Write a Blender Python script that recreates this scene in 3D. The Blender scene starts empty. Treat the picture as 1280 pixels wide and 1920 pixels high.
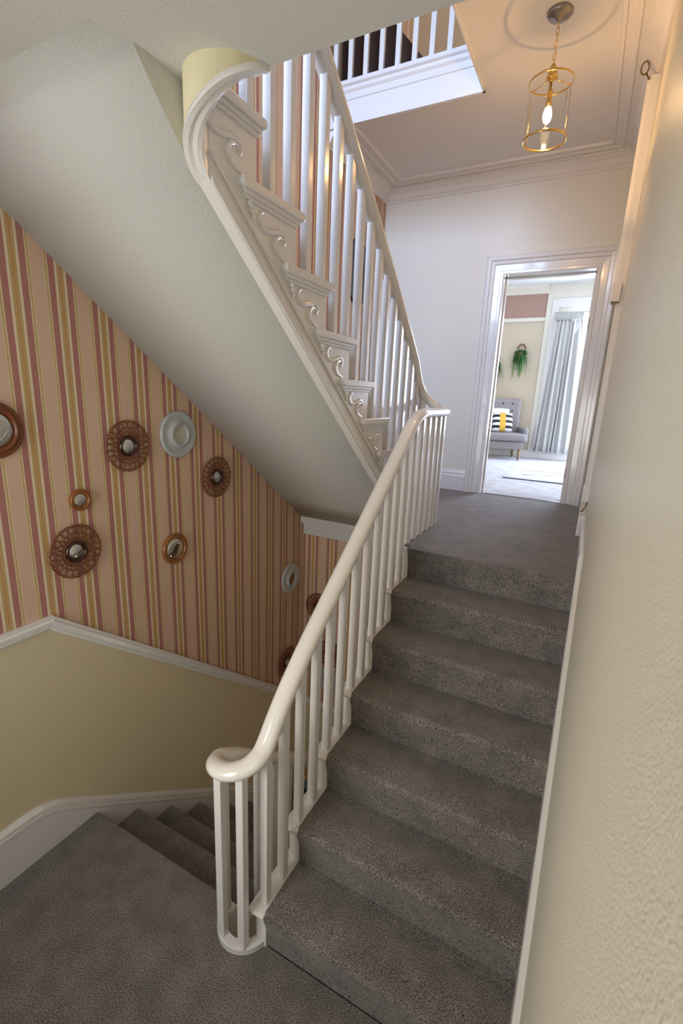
import bpy, math, random
from mathutils import Vector, Matrix
random.seed(7)
scn = bpy.context.scene
COL = scn.collection
R_ = math.radians

# ------------------------------------------------------------------ camera
FPX = 877.7119
yaw, pit, rol = R_(27.2249), R_(13.9152), R_(2.4233)
fw = Vector((-math.sin(yaw)*math.cos(pit), math.cos(yaw)*math.cos(pit), -math.sin(pit)))
r0 = Vector((math.cos(yaw), math.sin(yaw), 0)); u0 = r0.cross(fw)
rt = r0*math.cos(rol) + u0*math.sin(rol)
up = -r0*math.sin(rol) + u0*math.cos(rol)
cd = bpy.data.cameras.new('camera'); cam = bpy.data.objects.new('camera', cd); COL.objects.link(cam)
cam.matrix_world = Matrix(((rt.x, up.x, -fw.x, .0374), (rt.y, up.y, -fw.y, -1.2271), (rt.z, up.z, -fw.z, 2.3093), (0, 0, 0, 1)))
cd.sensor_fit = 'VERTICAL'; cd.sensor_height = 36.0; cd.sensor_width = 24.0; cd.lens = FPX*36.0/1920.0
cd.clip_start = 0.01; cd.clip_end = 100
cd.dof.use_dof = True; cd.dof.focus_distance = 2.3; cd.dof.aperture_fstop = 6.3
scn.camera = cam

# ------------------------------------------------------------------ world, lights, exposure
w = bpy.data.worlds.new('world'); scn.world = w; w.use_nodes = True
bg = w.node_tree.nodes['Background']; bg.inputs[0].default_value = (.80, .90, 1.0, 1); bg.inputs[1].default_value = 3.0

def area(name, loc, size, power, col, direction, spread=180):
    d = bpy.data.lights.new(name, 'AREA'); d.shape = 'RECTANGLE'; d.size, d.size_y = size; d.energy = power; d.color = col
    d.spread = R_(spread)
    o = bpy.data.objects.new(name, d); COL.objects.link(o); o.location = loc
    o.rotation_euler = Vector(direction).to_track_quat('-Z', 'Y').to_euler(); return o
area('daylight_upper_window', (-1.45, -1.31, 4.75), (1.0, 1.9), 74, (.52, .68, 1.0), (0, 1, -.40), 110)
area('daylight_half_landing_window', (-1.40, -1.86, 1.75), (1.0, 1.4), 16, (1.0, .96, .90), (.55, 1, .05), 125)
area('added_side_fill', (.125, -1.63, 2.25), (.42, 1.2), 4.0, (1.0, .95, .88), (-1, .25, 0))  # added fill, imitating light from the viewer's position
area('daylight_bay_window', (.25, 7.35, 2.75), (1.5, 1.9), 190, (.66, .76, 1.0), (-.25, -1, -.15))
area('added_top_fill', (-.9, 3.2, 6.9), (1.2, 1.2), 10, (1.0, .88, .72), (0, 0, -1))  # added ambient fill for the top storey; the ceiling has no opening
area('daylight_lower_hall_door', (.02, 1.3, -1.0), (.5, .8), 3.5, (1.0, .80, .58), (-1, .1, .15))

vs = scn.view_settings
vs.view_transform = 'Standard'; vs.look = 'None'; vs.exposure = 0.0; vs.gamma = 1.0; vs.use_curve_mapping = False

# ------------------------------------------------------------------ materials
def srgb(r, g, b):
    f = lambda c: ((c/255+.055)/1.055)**2.4 if c/255 > .04045 else c/255/12.92
    return (f(r), f(g), f(b), 1)
def mat(name, col, rough=.5, metal=0, bump=0, bscale=60, bdist=.002, spec=None, coat=0, noise=0, nscale=8, trans=0, ior=1.45, stretch=None):
    m = bpy.data.materials.new(name); m.use_nodes = True; nt = m.node_tree; N = nt.nodes; b = N['Principled BSDF']
    b.inputs['Base Color'].default_value = col; b.inputs['Roughness'].default_value = rough; b.inputs['Metallic'].default_value = metal
    b.inputs['Coat Weight'].default_value = coat; b.inputs['Coat Roughness'].default_value = .08
    b.inputs['Transmission Weight'].default_value = trans; b.inputs['IOR'].default_value = ior
    if spec is not None: b.inputs['Specular IOR Level'].default_value = spec
    if bump or noise:
        tc = N.new('ShaderNodeTexCoord')
        src = tc.outputs['Object']
        if stretch:
            mp = N.new('ShaderNodeMapping'); nt.links.new(src, mp.inputs[0]); mp.inputs['Scale'].default_value = stretch; src = mp.outputs[0]
    if bump:
        n = N.new('ShaderNodeTexNoise'); n.inputs['Scale'].default_value = bscale; n.inputs['Detail'].default_value = 3
        nt.links.new(src, n.inputs['Vector'])
        bp = N.new('ShaderNodeBump'); bp.inputs['Strength'].default_value = bump; bp.inputs['Distance'].default_value = bdist
        nt.links.new(n.outputs[0], bp.inputs['Height']); nt.links.new(bp.outputs[0], b.inputs['Normal'])
    if noise:
        n2 = N.new('ShaderNodeTexNoise'); n2.inputs['Scale'].default_value = nscale; n2.inputs['Detail'].default_value = 4
        nt.links.new(src, n2.inputs['Vector'])
        mx = N.new('ShaderNodeMix'); mx.data_type = 'RGBA'
        mx.inputs[6].default_value = tuple(c*(1-noise) for c in col[:3])+(1,); mx.inputs[7].default_value = tuple(min(1, c*(1+noise)) for c in col[:3])+(1,)
        nt.links.new(n2.outputs[0], mx.inputs[0]); nt.links.new(mx.outputs[2], b.inputs['Base Color'])
    return m

def carpet_mat(name, dark, light, scale=1.0):
    m = bpy.data.materials.new(name); m.use_nodes = True; nt = m.node_tree; N = nt.nodes; L = nt.links; b = N['Principled BSDF']
    b.inputs['Roughness'].default_value = .95; b.inputs['Specular IOR Level'].default_value = .1
    b.inputs['Sheen Weight'].default_value = .25; b.inputs['Sheen Roughness'].default_value = .5
    g = N.new('ShaderNodeNewGeometry')
    f = N.new('ShaderNodeTexNoise'); f.inputs['Scale'].default_value = 240*scale; f.inputs['Detail'].default_value = 3; f.inputs['Roughness'].default_value = .8
    c = N.new('ShaderNodeTexNoise'); c.inputs['Scale'].default_value = 9; c.inputs['Detail'].default_value = 4
    for n in (f, c): L.new(g.outputs['Position'], n.inputs['Vector'])
    r1 = N.new('ShaderNodeValToRGB'); r1.color_ramp.elements[0].position = .42; r1.color_ramp.elements[1].position = .60
    r1.color_ramp.elements[0].color = dark; r1.color_ramp.elements[1].color = light
    L.new(f.outputs[0], r1.inputs[0])
    r2 = N.new('ShaderNodeValToRGB'); r2.color_ramp.elements[0].position = .35; r2.color_ramp.elements[1].position = .65
    r2.color_ramp.elements[0].color = (.82, .82, .82, 1); r2.color_ramp.elements[1].color = (1.1, 1.08, 1.06, 1)
    L.new(c.outputs[0], r2.inputs[0])
    mx = N.new('ShaderNodeMix'); mx.data_type = 'RGBA'; mx.blend_type = 'MULTIPLY'; mx.inputs[0].default_value = 1
    L.new(r1.outputs[0], mx.inputs[6]); L.new(r2.outputs[0], mx.inputs[7]); L.new(mx.outputs[2], b.inputs['Base Color'])
    bp = N.new('ShaderNodeBump'); bp.inputs['Strength'].default_value = .3; bp.inputs['Distance'].default_value = .003
    L.new(f.outputs[0], bp.inputs['Height']); L.new(bp.outputs[0], b.inputs['Normal'])
    return m

def wallpaper_mat(name, axis, centre):
    m = bpy.data.materials.new(name); m.use_nodes = True; nt = m.node_tree; N = nt.nodes; L = nt.links; b = N['Principled BSDF']
    b.inputs['Roughness'].default_value = .62; b.inputs['Specular IOR Level'].default_value = .25
    P = .193
    g = N.new('ShaderNodeNewGeometry'); s = N.new('ShaderNodeSeparateXYZ'); L.new(g.outputs['Position'], s.inputs[0])
    a = N.new('ShaderNodeMath'); a.operation = 'SUBTRACT'; a.inputs[1].default_value = centre; L.new(s.outputs[axis], a.inputs[0])
    pp = N.new('ShaderNodeMath'); pp.operation = 'PINGPONG'; pp.inputs[1].default_value = P/2; L.new(a.outputs[0], pp.inputs[0])
    dv = N.new('ShaderNodeMath'); dv.operation = 'DIVIDE'; dv.inputs[1].default_value = P/2; L.new(pp.outputs[0], dv.inputs[0])
    r = N.new('ShaderNodeValToRGB'); r.color_ramp.interpolation = 'CONSTANT'
    gold = srgb(200, 166, 114); rust = srgb(192, 142, 94); olive = srgb(180, 158, 98); cream = srgb(220, 194, 156); white = srgb(228, 208, 180); pink = srgb(178, 122, 112); peach = srgb(216, 182, 158)
    stops = [(0, rust), (.003, gold), (.0085, olive), (.011, gold), (.0145, white), (.0255, pink), (.052, cream), (.059, olive), (.0635, cream), (.069, peach)]
    el = r.color_ramp.elements
    while len(el) > 1: el.remove(el[-1])
    el[0].position = 0; el[0].color = stops[0][1]
    for p, c in stops[1:]:
        e = el.new(p/(P/2)); e.color = c
    L.new(dv.outputs[0], r.inputs[0])
    n = N.new('ShaderNodeTexNoise'); n.inputs['Scale'].default_value = 220; n.inputs['Detail'].default_value = 2; L.new(g.outputs['Position'], n.inputs['Vector'])
    r2 = N.new('ShaderNodeValToRGB'); r2.color_ramp.elements[0].color = (.86, .86, .86, 1); r2.color_ramp.elements[1].color = (1.08, 1.08, 1.08, 1)
    L.new(n.outputs[0], r2.inputs[0])
    mx = N.new('ShaderNodeMix'); mx.data_type = 'RGBA'; mx.blend_type = 'MULTIPLY'; mx.inputs[0].default_value = 1
    L.new(r.outputs[0], mx.inputs[6]); L.new(r2.outputs[0], mx.inputs[7]); L.new(mx.outputs[2], b.inputs['Base Color'])
    bp = N.new('ShaderNodeBump'); bp.inputs['Strength'].default_value = .25; bp.inputs['Distance'].default_value = .001
    L.new(n.outputs[0], bp.inputs['Height']); L.new(bp.outputs[0], b.inputs['Normal'])
    return m

M = {}
M['paper_left'] = wallpaper_mat('striped_wallpaper_left', 1, -.029)
M['paper_end'] = wallpaper_mat('striped_wallpaper_end', 0, -2.02)
M['cream'] = mat('cream_dado_paper', (.68, .58, .375, 1), .6, bump=.5, bscale=110, bdist=.003)
M['woodchip'] = mat('cream_woodchip_wall', (.78, .73, .58, 1), .36, bump=1.0, bscale=240, bdist=.006, spec=.6, noise=.13, nscale=230)  # fine colour speckle imitates the shading of the woodchip grain
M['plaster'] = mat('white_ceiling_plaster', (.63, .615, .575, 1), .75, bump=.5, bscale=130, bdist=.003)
M['ceiling'] = mat('landing_ceiling_paint', (.80, .76, .72, 1), .7, noise=.02, nscale=3)
M['hall'] = mat('pale_cream_hall_wall', (.80, .76, .67, 1), .6, bump=.15, bscale=90)
M['fascia_cream'] = mat('cream_fascia', (.78, .70, .46, 1), .6, bump=.3, bscale=90)
M['gloss'] = mat('white_gloss_paint', (.80, .77, .74, 1), .22, coat=.5, bump=.04, bscale=25, bdist=.002)
M['rail'] = mat('cream_gloss_handrail', (.84, .79, .72, 1), .16, coat=.7, noise=.02, nscale=5)
M['carpet'] = carpet_mat('grey_carpet', (.042, .036, .032, 1), (.39, .35, .325, 1))
M['bed_carpet'] = carpet_mat('pale_grey_carpet', (.36, .36, .38, 1), (.62, .62, .65, 1))
M['amber'] = mat('amber_glass', (.27, .075, .022, 1), .12, coat=.5, trans=.25, ior=1.5)
M['amber_dark'] = mat('dark_amber_glass', (.035, .008, .005, 1), .1, coat=.5)
M['mirror'] = mat('mirror_glass', (.72, .74, .74, 1), .04, metal=1)
M['wood'] = mat('reddish_brown_turned_wood', (.17, .045, .012, 1), .28, coat=.4, noise=.35, nscale=20)
M['tan_wood'] = mat('orange_brown_turned_wood', (.30, .11, .025, 1), .3, coat=.4, noise=.3, nscale=20)
M['ceramic'] = mat('white_pressed_glass', (.46, .48, .48, 1), .2, coat=.4, noise=.14, nscale=30)
M['ceramic_in'] = mat('cream_centre', (.56, .53, .42, 1), .25)
M['brass'] = mat('polished_brass', (.78, .52, .18, 1), .18, metal=1)
M['dark_brass'] = mat('aged_brass', (.30, .20, .10, 1), .3, metal=1)
M['chrome'] = mat('brushed_grey_metal', (.35, .33, .33, 1), .3, metal=1)
M['black_frame'] = mat('black_lacquer', (.012, .008, .008, 1), .25, coat=.3)
M['portrait'] = mat('grey_picture_glass', (.22, .20, .19, 1), .12, noise=.4, nscale=6)
M['room_wall'] = mat('cream_bedroom_wall', (.64, .55, .42, 1), .7)
M['frieze'] = mat('mauve_frieze', (.44, .28, .23, 1), .7)
M['room_ceiling'] = mat('bedroom_ceiling', (.82, .83, .84, 1), .8)
M['chair'] = mat('taupe_grey_upholstery', (.27, .25, .25, 1), .85, bump=.3, bscale=300, bdist=.001)
M['chair_leg'] = mat('oak_leg', (.26, .15, .07, 1), .45, noise=.3, nscale=30)
M['white_fabric'] = mat('white_cushion_fabric', (.80, .82, .83, 1), .85, bump=.2, bscale=200)
M['black_fabric'] = mat('black_cushion_stripe', (.02, .018, .02, 1), .85)
M['yellow_fabric'] = mat('mustard_yellow_fabric', (.68, .42, .06, 1), .85, noise=.2, nscale=30)
M['curtain'] = mat('grey_curtain_fabric', (.52, .52, .50, 1), .75, bump=.2, bscale=250, bdist=.001)
M['leaf'] = mat('dark_green_leaf', (.012, .075, .008, 1), .5, noise=.5, nscale=25)
M['leaf_light'] = mat('bright_green_leaf', (.07, .20, .03, 1), .5, noise=.5, nscale=25)
M['wicker'] = mat('brown_wicker', (.20, .10, .045, 1), .7, bump=.4, bscale=90)
M['rug'] = carpet_mat('pale_rug', (.42, .42, .46, 1), (.66, .66, .70, 1))
M['rug_line'] = mat('charcoal_rug_thread', (.10, .10, .13, 1), .95)
M['dark_wood'] = mat('very_dark_brown_wood', (.035, .014, .008, 1), .4, noise=.5, nscale=6, stretch=(12, 12, 1))
M['attic'] = mat('warm_tan_attic_wall', (.58, .42, .26, 1), .7)
M['hall_floor'] = mat('dark_hall_floor', (.06, .035, .02, 1), .5, noise=.3, nscale=5)
M['clear'] = mat('clear_glass', (.95, .97, .97, 1), .03, trans=1, ior=1.45)
M['pot'] = mat('blue_grey_pot', (.20, .24, .26, 1), .35)
M['candle'] = mat('ivory_candle_sleeve', (.85, .75, .55, 1), .5)
def emit(name, col, s):
    m = bpy.data.materials.new(name); m.use_nodes = True; b = m.node_tree.nodes['Principled BSDF']
    b.inputs['Base Color'].default_value = col; b.inputs['Emission Color'].default_value = col; b.inputs['Emission Strength'].default_value = s; return m
M['bulb'] = emit('lit_filament_bulb', (1, .72, .34, 1), 60)
# thin pane: mostly transparent with a glossy skin so the lamp still lights the room
def pane_mat(name, tint=(1, 1, 1, 1)):
    m = bpy.data.materials.new(name); m.use_nodes = True; nt = m.node_tree; N = nt.nodes; N.remove(N['Principled BSDF'])
    t = N.new('ShaderNodeBsdfTransparent'); t.inputs[0].default_value = tint
    g = N.new('ShaderNodeBsdfGlossy'); g.inputs['Roughness'].default_value = .04
    lw = N.new('ShaderNodeFresnel'); lw.inputs[0].default_value = 1.22
    ms = N.new('ShaderNodeMixShader'); mu = N.new('ShaderNodeMath'); mu.operation = 'MULTIPLY'; mu.inputs[1].default_value = .45; nt.links.new(lw.outputs[0], mu.inputs[0]); nt.links.new(mu.outputs[0], ms.inputs[0]); nt.links.new(t.outputs[0], ms.inputs[1]); nt.links.new(g.outputs[0], ms.inputs[2])
    nt.links.new(ms.outputs[0], N['Material Output'].inputs[0]); return m
M['pane'] = pane_mat('thin_clear_pane', (.97, .98, .97, 1))

# ------------------------------------------------------------------ mesh helpers
class MB:
    def __init__(s): s.v = []; s.f = []; s.m = []; s.sm = []
    def add(s, vs, fs, mi=0, smooth=False):
        o = len(s.v); s.v += [tuple(v) for v in vs]
        for f in fs: s.f.append(tuple(i+o for i in f)); s.m.append(mi); s.sm.append(smooth)
        return s
    def box(s, a, b, mi=0):
        (x0, y0, z0), (x1, y1, z1) = a, b
        vs = [(x0, y0, z0), (x1, y0, z0), (x1, y1, z0), (x0, y1, z0), (x0, y0, z1), (x1, y0, z1), (x1, y1, z1), (x0, y1, z1)]
        return s.add(vs, [(0, 3, 2, 1), (4, 5, 6, 7), (0, 1, 5, 4), (1, 2, 6, 5), (2, 3, 7, 6), (3, 0, 4, 7)], mi)
    def prism(s, poly, axis, a, b, mi=0, smooth=False):
        n = len(poly)
        def P(p, t):
            return (t, p[0], p[1]) if axis == 'x' else (p[0], t, p[1]) if axis == 'y' else (p[0], p[1], t)
        vs = [P(p, a) for p in poly]+[P(p, b) for p in poly]
        s.add(vs, [(i, (i+1) % n, n+(i+1) % n, n+i) for i in range(n)], mi, smooth)
        s.add(vs, [tuple(range(n-1, -1, -1)), tuple(range(n, 2*n))], mi); return s
    def lathe(s, prof, n=32, axis='z', c=(0, 0, 0), mi=0, smooth=True, cap=True):
        vs = []
        for r, h in prof:
            for i in range(n):
                a = 2*math.pi*i/n; p, q = r*math.cos(a), r*math.sin(a)
                v = (p, q, h) if axis == 'z' else (h, p, q) if axis == 'x' else (p, h, q)
                vs.append((v[0]+c[0], v[1]+c[1], v[2]+c[2]))
        k = len(prof)
        fs = [(j*n+i, j*n+(i+1) % n, (j+1)*n+(i+1) % n, (j+1)*n+i) for j in range(k-1) for i in range(n)]
        s.add(vs, fs, mi, smooth)
        if cap:
            s.add(vs, [tuple(range(n))[::-1], tuple(range((k-1)*n, k*n))], mi)
        return s
    def tube(s, path, rx, ry=None, n=10, upv=(0, 0, 1), closed=False, mi=0, taper=None):
        ry = ry or rx; path = [Vector(p) for p in path]; k = len(path); vs = []
        for i, p in enumerate(path):
            a = path[i-1] if (i > 0 or closed) else p; b = path[(i+1) % k] if (i < k-1 or closed) else p
            t = (b-a).normalized(); U = Vector(upv)
            sd = t.cross(U)
            if sd.length < 1e-5: sd = t.cross(Vector((1, .1, 0)))
            sd.normalize(); U = sd.cross(t).normalized()
            q = taper(i/(k-1)) if taper else 1
            for j in range(n):
                an = 2*math.pi*j/n; vs.append(p+sd*rx*q*math.cos(an)+U*ry*q*math.sin(an))
        fs = [(i*n+j, i*n+(j+1) % n, ((i+1) % k)*n+(j+1) % n, ((i+1) % k)*n+j) for i in range(k if closed else k-1) for j in range(n)]
        s.add(vs, fs, mi, True)
        if not closed: s.add(vs, [tuple(range(n))[::-1], tuple(range((k-1)*n, k*n))], mi)
        return s
    def sweep(s, prof, path, nrm, closed=False, mi=0):
        # prof (a,b): a along the side (nrm x tangent), b along nrm; mitred corners, path lies in one plane
        nrm = Vector(nrm).normalized(); path = [Vector(p) for p in path]; k = len(path); n = len(prof); vs = []
        for i, p in enumerate(path):
            t1 = (p-path[i-1]).normalized() if (i > 0 or closed) else None
            t2 = (path[(i+1) % k]-p).normalized() if (i < k-1 or closed) else None
            t1 = t1 or t2; t2 = t2 or t1
            s1, s2 = nrm.cross(t1), nrm.cross(t2); sd = (s1+s2).normalized(); sd = sd/max(.2, sd.dot(s1))
            for a, b in prof: vs.append(p+sd*a+nrm*b)
        fs = [(i*n+j, i*n+(j+1) % n, ((i+1) % k)*n+(j+1) % n, ((i+1) % k)*n+j) for i in range(k if closed else k-1) for j in range(n)]
        s.add(vs, fs, mi)
        if not closed: s.add(vs, [tuple(range(n))[::-1], tuple(range((k-1)*n, k*n))], mi)
        return s
    def ball(s, c, rx, ry=None, rz=None, n=8, m=6, mi=0):
        ry = ry or rx; rz = rz or rx; vs = []; fs = []
        for j in range(m+1):
            ph = math.pi*j/m
            for i in range(n):
                a = 2*math.pi*i/n; vs.append((c[0]+rx*math.sin(ph)*math.cos(a), c[1]+ry*math.sin(ph)*math.sin(a), c[2]+rz*math.cos(ph)))
        for j in range(m):
            for i in range(n): fs.append((j*n+i, (j+1)*n+i, (j+1)*n+(i+1) % n, j*n+(i+1) % n))
        return s.add(vs, fs, mi, True)
    def build(s, name, mats, parent=None, bevel=0, fix=True):
        me = bpy.data.meshes.new(name); me.from_pydata(s.v, [], s.f)
        for m in (mats if isinstance(mats, (list, tuple)) else [mats]): me.materials.append(M[m] if isinstance(m, str) else m)
        for p, mi, sm in zip(me.polygons, s.m, s.sm): p.material_index = mi; p.use_smooth = sm
        me.validate(); me.update()
        if fix:
            import bmesh
            bm = bmesh.new(); bm.from_mesh(me); bmesh.ops.remove_doubles(bm, verts=bm.verts, dist=1e-5); bmesh.ops.recalc_face_normals(bm, faces=bm.faces); bm.to_mesh(me); bm.free()
        o = bpy.data.objects.new(name, me); COL.objects.link(o)
        if parent: o.parent = parent
        if bevel:
            md = o.modifiers.new('bevel', 'BEVEL'); md.width = bevel; md.segments = 2; md.limit_method = 'ANGLE'; md.angle_limit = R_(40)
        return o
def tag(o, label=None, cat=None, group=None, kind=None):
    for k, v in (('label', label), ('category', cat), ('group', group), ('kind', kind)):
        if v: o[k] = v
    return o
def thing(name, label, cat, loc=(0, 0, 0), rz=0, group=None):
    o = bpy.data.objects.new(name, None); COL.objects.link(o); o.location = loc; o.rotation_euler = (0, 0, rz); o.empty_display_size = .1
    return tag(o, label, cat, group)
def copy_part(src, parent, loc=None):
    c = src.copy(); COL.objects.link(c); c.parent = parent
    if loc is not None: c.location = loc
    return c
def copy_tree(o, parent=None):
    c = o.copy(); COL.objects.link(c)
    if parent: c.parent = parent
    for ch in list(o.children): copy_tree(ch, c)
    return c
def struct(o, label, cat): return tag(o, label, cat, kind='structure')
def spline(pts, n=6):
    pts = [Vector(p) for p in pts]; out = []
    for i in range(len(pts)-1):
        p0 = pts[max(0, i-1)]; p1 = pts[i]; p2 = pts[i+1]; p3 = pts[min(len(pts)-1, i+2)]
        for j in range(n):
            t = j/n
            out.append(.5*((2*p1)+(p2-p0)*t+(2*p0-5*p1+4*p2-p3)*t*t+(3*p1-p0-3*p2+p3)*t**3))
    out.append(pts[-1]); return out

# ------------------------------------------------------------------ dimensions
G, H = .248, .2                 # going and rise of the carpeted flight
XW = -2.105                     # left wall face
def XR(y): return .117-.009*y   # right wall face
XC0, XC1 = -.868, .10           # carpeted flight, carpet edges
YF, ZL = 3.636, 1.4             # far wall of the landing, landing floor
YT = 2.245                      # end wall under the landing
ZB, ZTOP = -1.85, 6.95
YB = -1.9
ZC2 = 3.155                     # underside of the half landing overhead
ZC = 4.30                       # landing ceiling
WX = -1.0                       # centre line of the stair well
RO, RI = .128, .084             # outer and inner radius of the curbs round the well
RU, GU = .198, .249             # rise and going of the upper flight
def tipy(k): return .247+GU*(9-k)
def tipz(k): return ZL+RU*k
def soffL(y): return 2.932-.77*y
def soffR(y): return 2.928-.77*y

# ------------------------------------------------------------------ setting: left wall (paper above the dado rail, cream below)
def dado_z(y): return 1.20 if y < -.039 else 1.20-.79*(y+.039)
mb = MB()
ys = [YB, -.039, YT, YF]
lo = [(XW, YB, ZB-.05), (XW, YT, ZB-.05)]
mb.add([(XW, YB, ZB-.05), (XW, YT, ZB-.05), (XW, YT, dado_z(YT)), (XW, -.039, 1.20), (XW, YB, 1.20)], [(0, 1, 2, 3, 4)], 1)
mb.add([(XW, YB, 1.20), (XW, -.039, 1.20), (XW, YT, dado_z(YT)), (XW, YF+.6, dado_z(YT)), (XW, YF+.6, ZTOP), (XW, YB, ZTOP)], [(0, 1, 2, 3, 4, 5)], 0)
mb.add([(XW-.1, YB, ZB-.05), (XW-.1, YF+.6, ZB-.05), (XW-.1, YF+.6, ZTOP), (XW-.1, YB, ZTOP)], [(0, 3, 2, 1)], 1)
o = mb.build('wall_left', ['paper_left', 'cream'], fix=False); struct(o, 'left stairwell wall with striped wallpaper above a cream dado', 'wall')
mb = MB(); mb.box((XW, YT, -.60), (.5, YT+.08, 1.30), 0).box((XW, YT, ZB-.05), (.5, YT+.08, -.60), 1)
struct(mb.build('wall_lower_end', ['paper_end', 'cream']), 'shadowed striped end wall under the landing', 'wall')
# right wall
mb = MB()
def rw(y0, y1, z0, z1):
    a, b = XR(y0), XR(y1)
    mb.add([(a, y0, z0), (b, y1, z0), (b, y1, z1), (a, y0, z1), (a+.15, y0, z0), (b+.15, y1, z0), (b+.15, y1, z1), (a+.15, y0, z1)],
       [(0, 1, 2, 3), (7, 6, 5, 4), (0, 4, 5, 1), (3, 2, 6, 7), (1, 5, 6, 2), (0, 3, 7, 4)])
rw(-1.40, YF, ZB, ZTOP); rw(YB, -1.40, ZB, 1.6); rw(YB, -1.40, 2.9, ZTOP); rw(YB, -1.86, 1.6, 2.9)
struct(mb.build('wall_right', 'woodchip', fix=False), 'cream textured wall close on the right', 'wall')
e = struct(thing('window_4', None, None, (XR(-1.63)+.07, -1.63, 1.6)), 'added narrow side window, unseen, holding a fill light', 'window')  # unseen window, added to go with the side fill light
m = MB()
for y0, y1, a, b in ((-.23, -.19, 0, 1.3), (.19, .23, 0, 1.3), (-.19, .19, 0, .04), (-.19, .19, 1.26, 1.3), (-.19, .19, .63, .66)): m.box((-.02, y0, a), (.02, y1, b))
m.build('window_frame', 'gloss', e); MB().box((-.002, -.19, .04), (.002, .19, 1.26)).build('pane', 'pane', e)
# back wall with two window openings
mb = MB()
for a, b in [((XW-.1, ZB), (-2.0, ZTOP)), ((-.9, ZB), (.3, ZTOP)), ((-2.0, ZB), (-.9, 1.0)), ((-2.0, 2.75), (-.9, ZTOP))]:
    mb.box((a[0], YB-.15, a[1]), (b[0], YB, b[1]))
YB2 = -1.35
for a, b in [((XW, 3.37), (-2.0, ZTOP)), ((-.9, 3.37), (.125, ZTOP)), ((-2.0, 3.37), (-.9, 3.7)), ((-2.0, 5.75), (-.9, ZTOP))]:
    mb.box((a[0], YB2-.15, a[1]), (b[0], YB2, b[1]))
struct(mb.build('wall_back', 'hall'), 'back wall of the half landings behind the viewer', 'wall')
for n, (z0, z1), yw in ((1, (1.0, 2.75), YB), (2, (3.7, 5.75), YB2)):
    e = struct(thing('window_%d' % n, None, None, (-1.45, yw-.1, z0)), 'white sash window lighting the half landing', 'window')
    m = MB()
    for x0, x1, a, b in ((-.55, -.49, 0, z1-z0), (.49, .55, 0, z1-z0), (-.49, .49, 0, .06), (-.49, .49, z1-z0-.06, z1-z0), (-.49, .49, (z1-z0)/2-.02, (z1-z0)/2+.02), (-.02, .02, .06, z1-z0-.06)):
        m.box((x0, -.03, a), (x1, .03, b))
    m.build('window_frame', 'gloss', e); MB().box((-.49, -.004, .06), (.49, .002, z1-z0-.06)).build('pane', 'pane', e)
# roof
struct(MB().box((XW-.1, YB-.15, ZTOP), (.5, 4.4, ZTOP+.1)).build('ceiling_upper', 'ceiling'), 'top floor ceiling above the stairwell', 'ceiling')

# ------------------------------------------------------------------ half landing floor (with the notch of the well) and lower hall floor
def arc(cx, cy, r, a0, a1, n=16): return [(cx+r*math.cos(R_(a0+(a1-a0)*i/n)), cy+r*math.sin(R_(a0+(a1-a0)*i/n))) for i in range(n+1)]
mb = MB()
notch = arc(WX, .03, RO, 180, 360)
poly = [(XW+.005, YB), (.14, YB), (.112, 0.0), (WX+RO, 0.0)]+notch[::-1]+[(WX-RO, -.18), (XW+.005, -.18)]
mb.prism(poly, 'z', -.16, 0)
struct(mb.build('floor', 'carpet'), 'half landing covered in brownish grey carpet', 'floor')
struct(MB().box((XW, 1.9, ZB-.1), (.5, YT, ZB)).box((XW, YB, ZB-.1), (.5, 1.9, ZB)).build('floor_lower', 'hall_floor'), 'dark floor of the hall below', 'floor')

# half landing overhead
DCX, DCY, DRO = -1.0, 0.0, .131
mb = MB()
poly = [(XW, YB), (.14, YB), (.117, -.005), (DCX+DRO, -.005)]+arc(DCX, DCY, DRO, 180, 360)[::-1]+[(DCX-DRO, -.005), (XW, -.005)]
mb.prism(poly, 'z', ZC2, 3.37)
struct(mb.build('ceiling_half_landing', 'plaster'), 'textured white underside of the half landing overhead', 'ceiling')
# curved fascia of the well overhead: cream back face, white bead under it
zd = [(0, 3.152), (30, 3.126), (60, 3.090), (90, 3.046), (140, 2.980), (180, 2.925)]
def drumz(t):
    for (a, za), (b, zb) in zip(zd, zd[1:]):
        if a <= t <= b: return za+(zb-za)*(t-a)/(b-a)
    return zd[-1][1]
fas = struct(thing('trim_1', None, None, (DCX, DCY, 3.0)), 'curved cream fascia of the stairwell overhead with a white bead', 'trim')
mb = MB(); n = 28; vs = []
for i in range(n+1):
    t = 180*i/n; c, s = math.cos(R_(t)), -math.sin(R_(t))
    for r, z in ((DRO, 3.30), (DRO, drumz(t)), (DRO-.045, drumz(t)), (DRO-.045, 3.30)): vs.append((r*c, r*s, z-3.0))
mb.add(vs, [(i*4+0, i*4+1, (i+1)*4+1, (i+1)*4+0) for i in range(n)], 0, True)
mb.add(vs, [(i*4+j, i*4+(j+1) % 4, (i+1)*4+(j+1) % 4, (i+1)*4+j) for i in range(n) for j in (1, 2, 3)], 1, False)
ob = mb.build('fascia_curve', ['fascia_cream', 'gloss'], fas)
mb = MB(); vs = []
for i in range(n+1):
    t = 180*i/n; c, s_ = math.cos(R_(t)), -math.sin(R_(t)); z = drumz(t)-3.0
    for r, h in ((DRO-.047, .0), (DRO-.047, -.005), (DRO-.034, -.008), (DRO-.022, -.003), (DRO-.010, -.008), (DRO+.004, -.005), (DRO+.005, .003), (DRO+.002, .013), (DRO-.002, .015)): vs.append((r*c, r*s_, z+h))
mb.add(vs, [(i*9+j, i*9+(j+1) % 9, (i+1)*9+(j+1) % 9, (i+1)*9+j) for i in range(n) for j in range(9)], 0, False)
mb.build('bead', 'gloss', fas)

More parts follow.
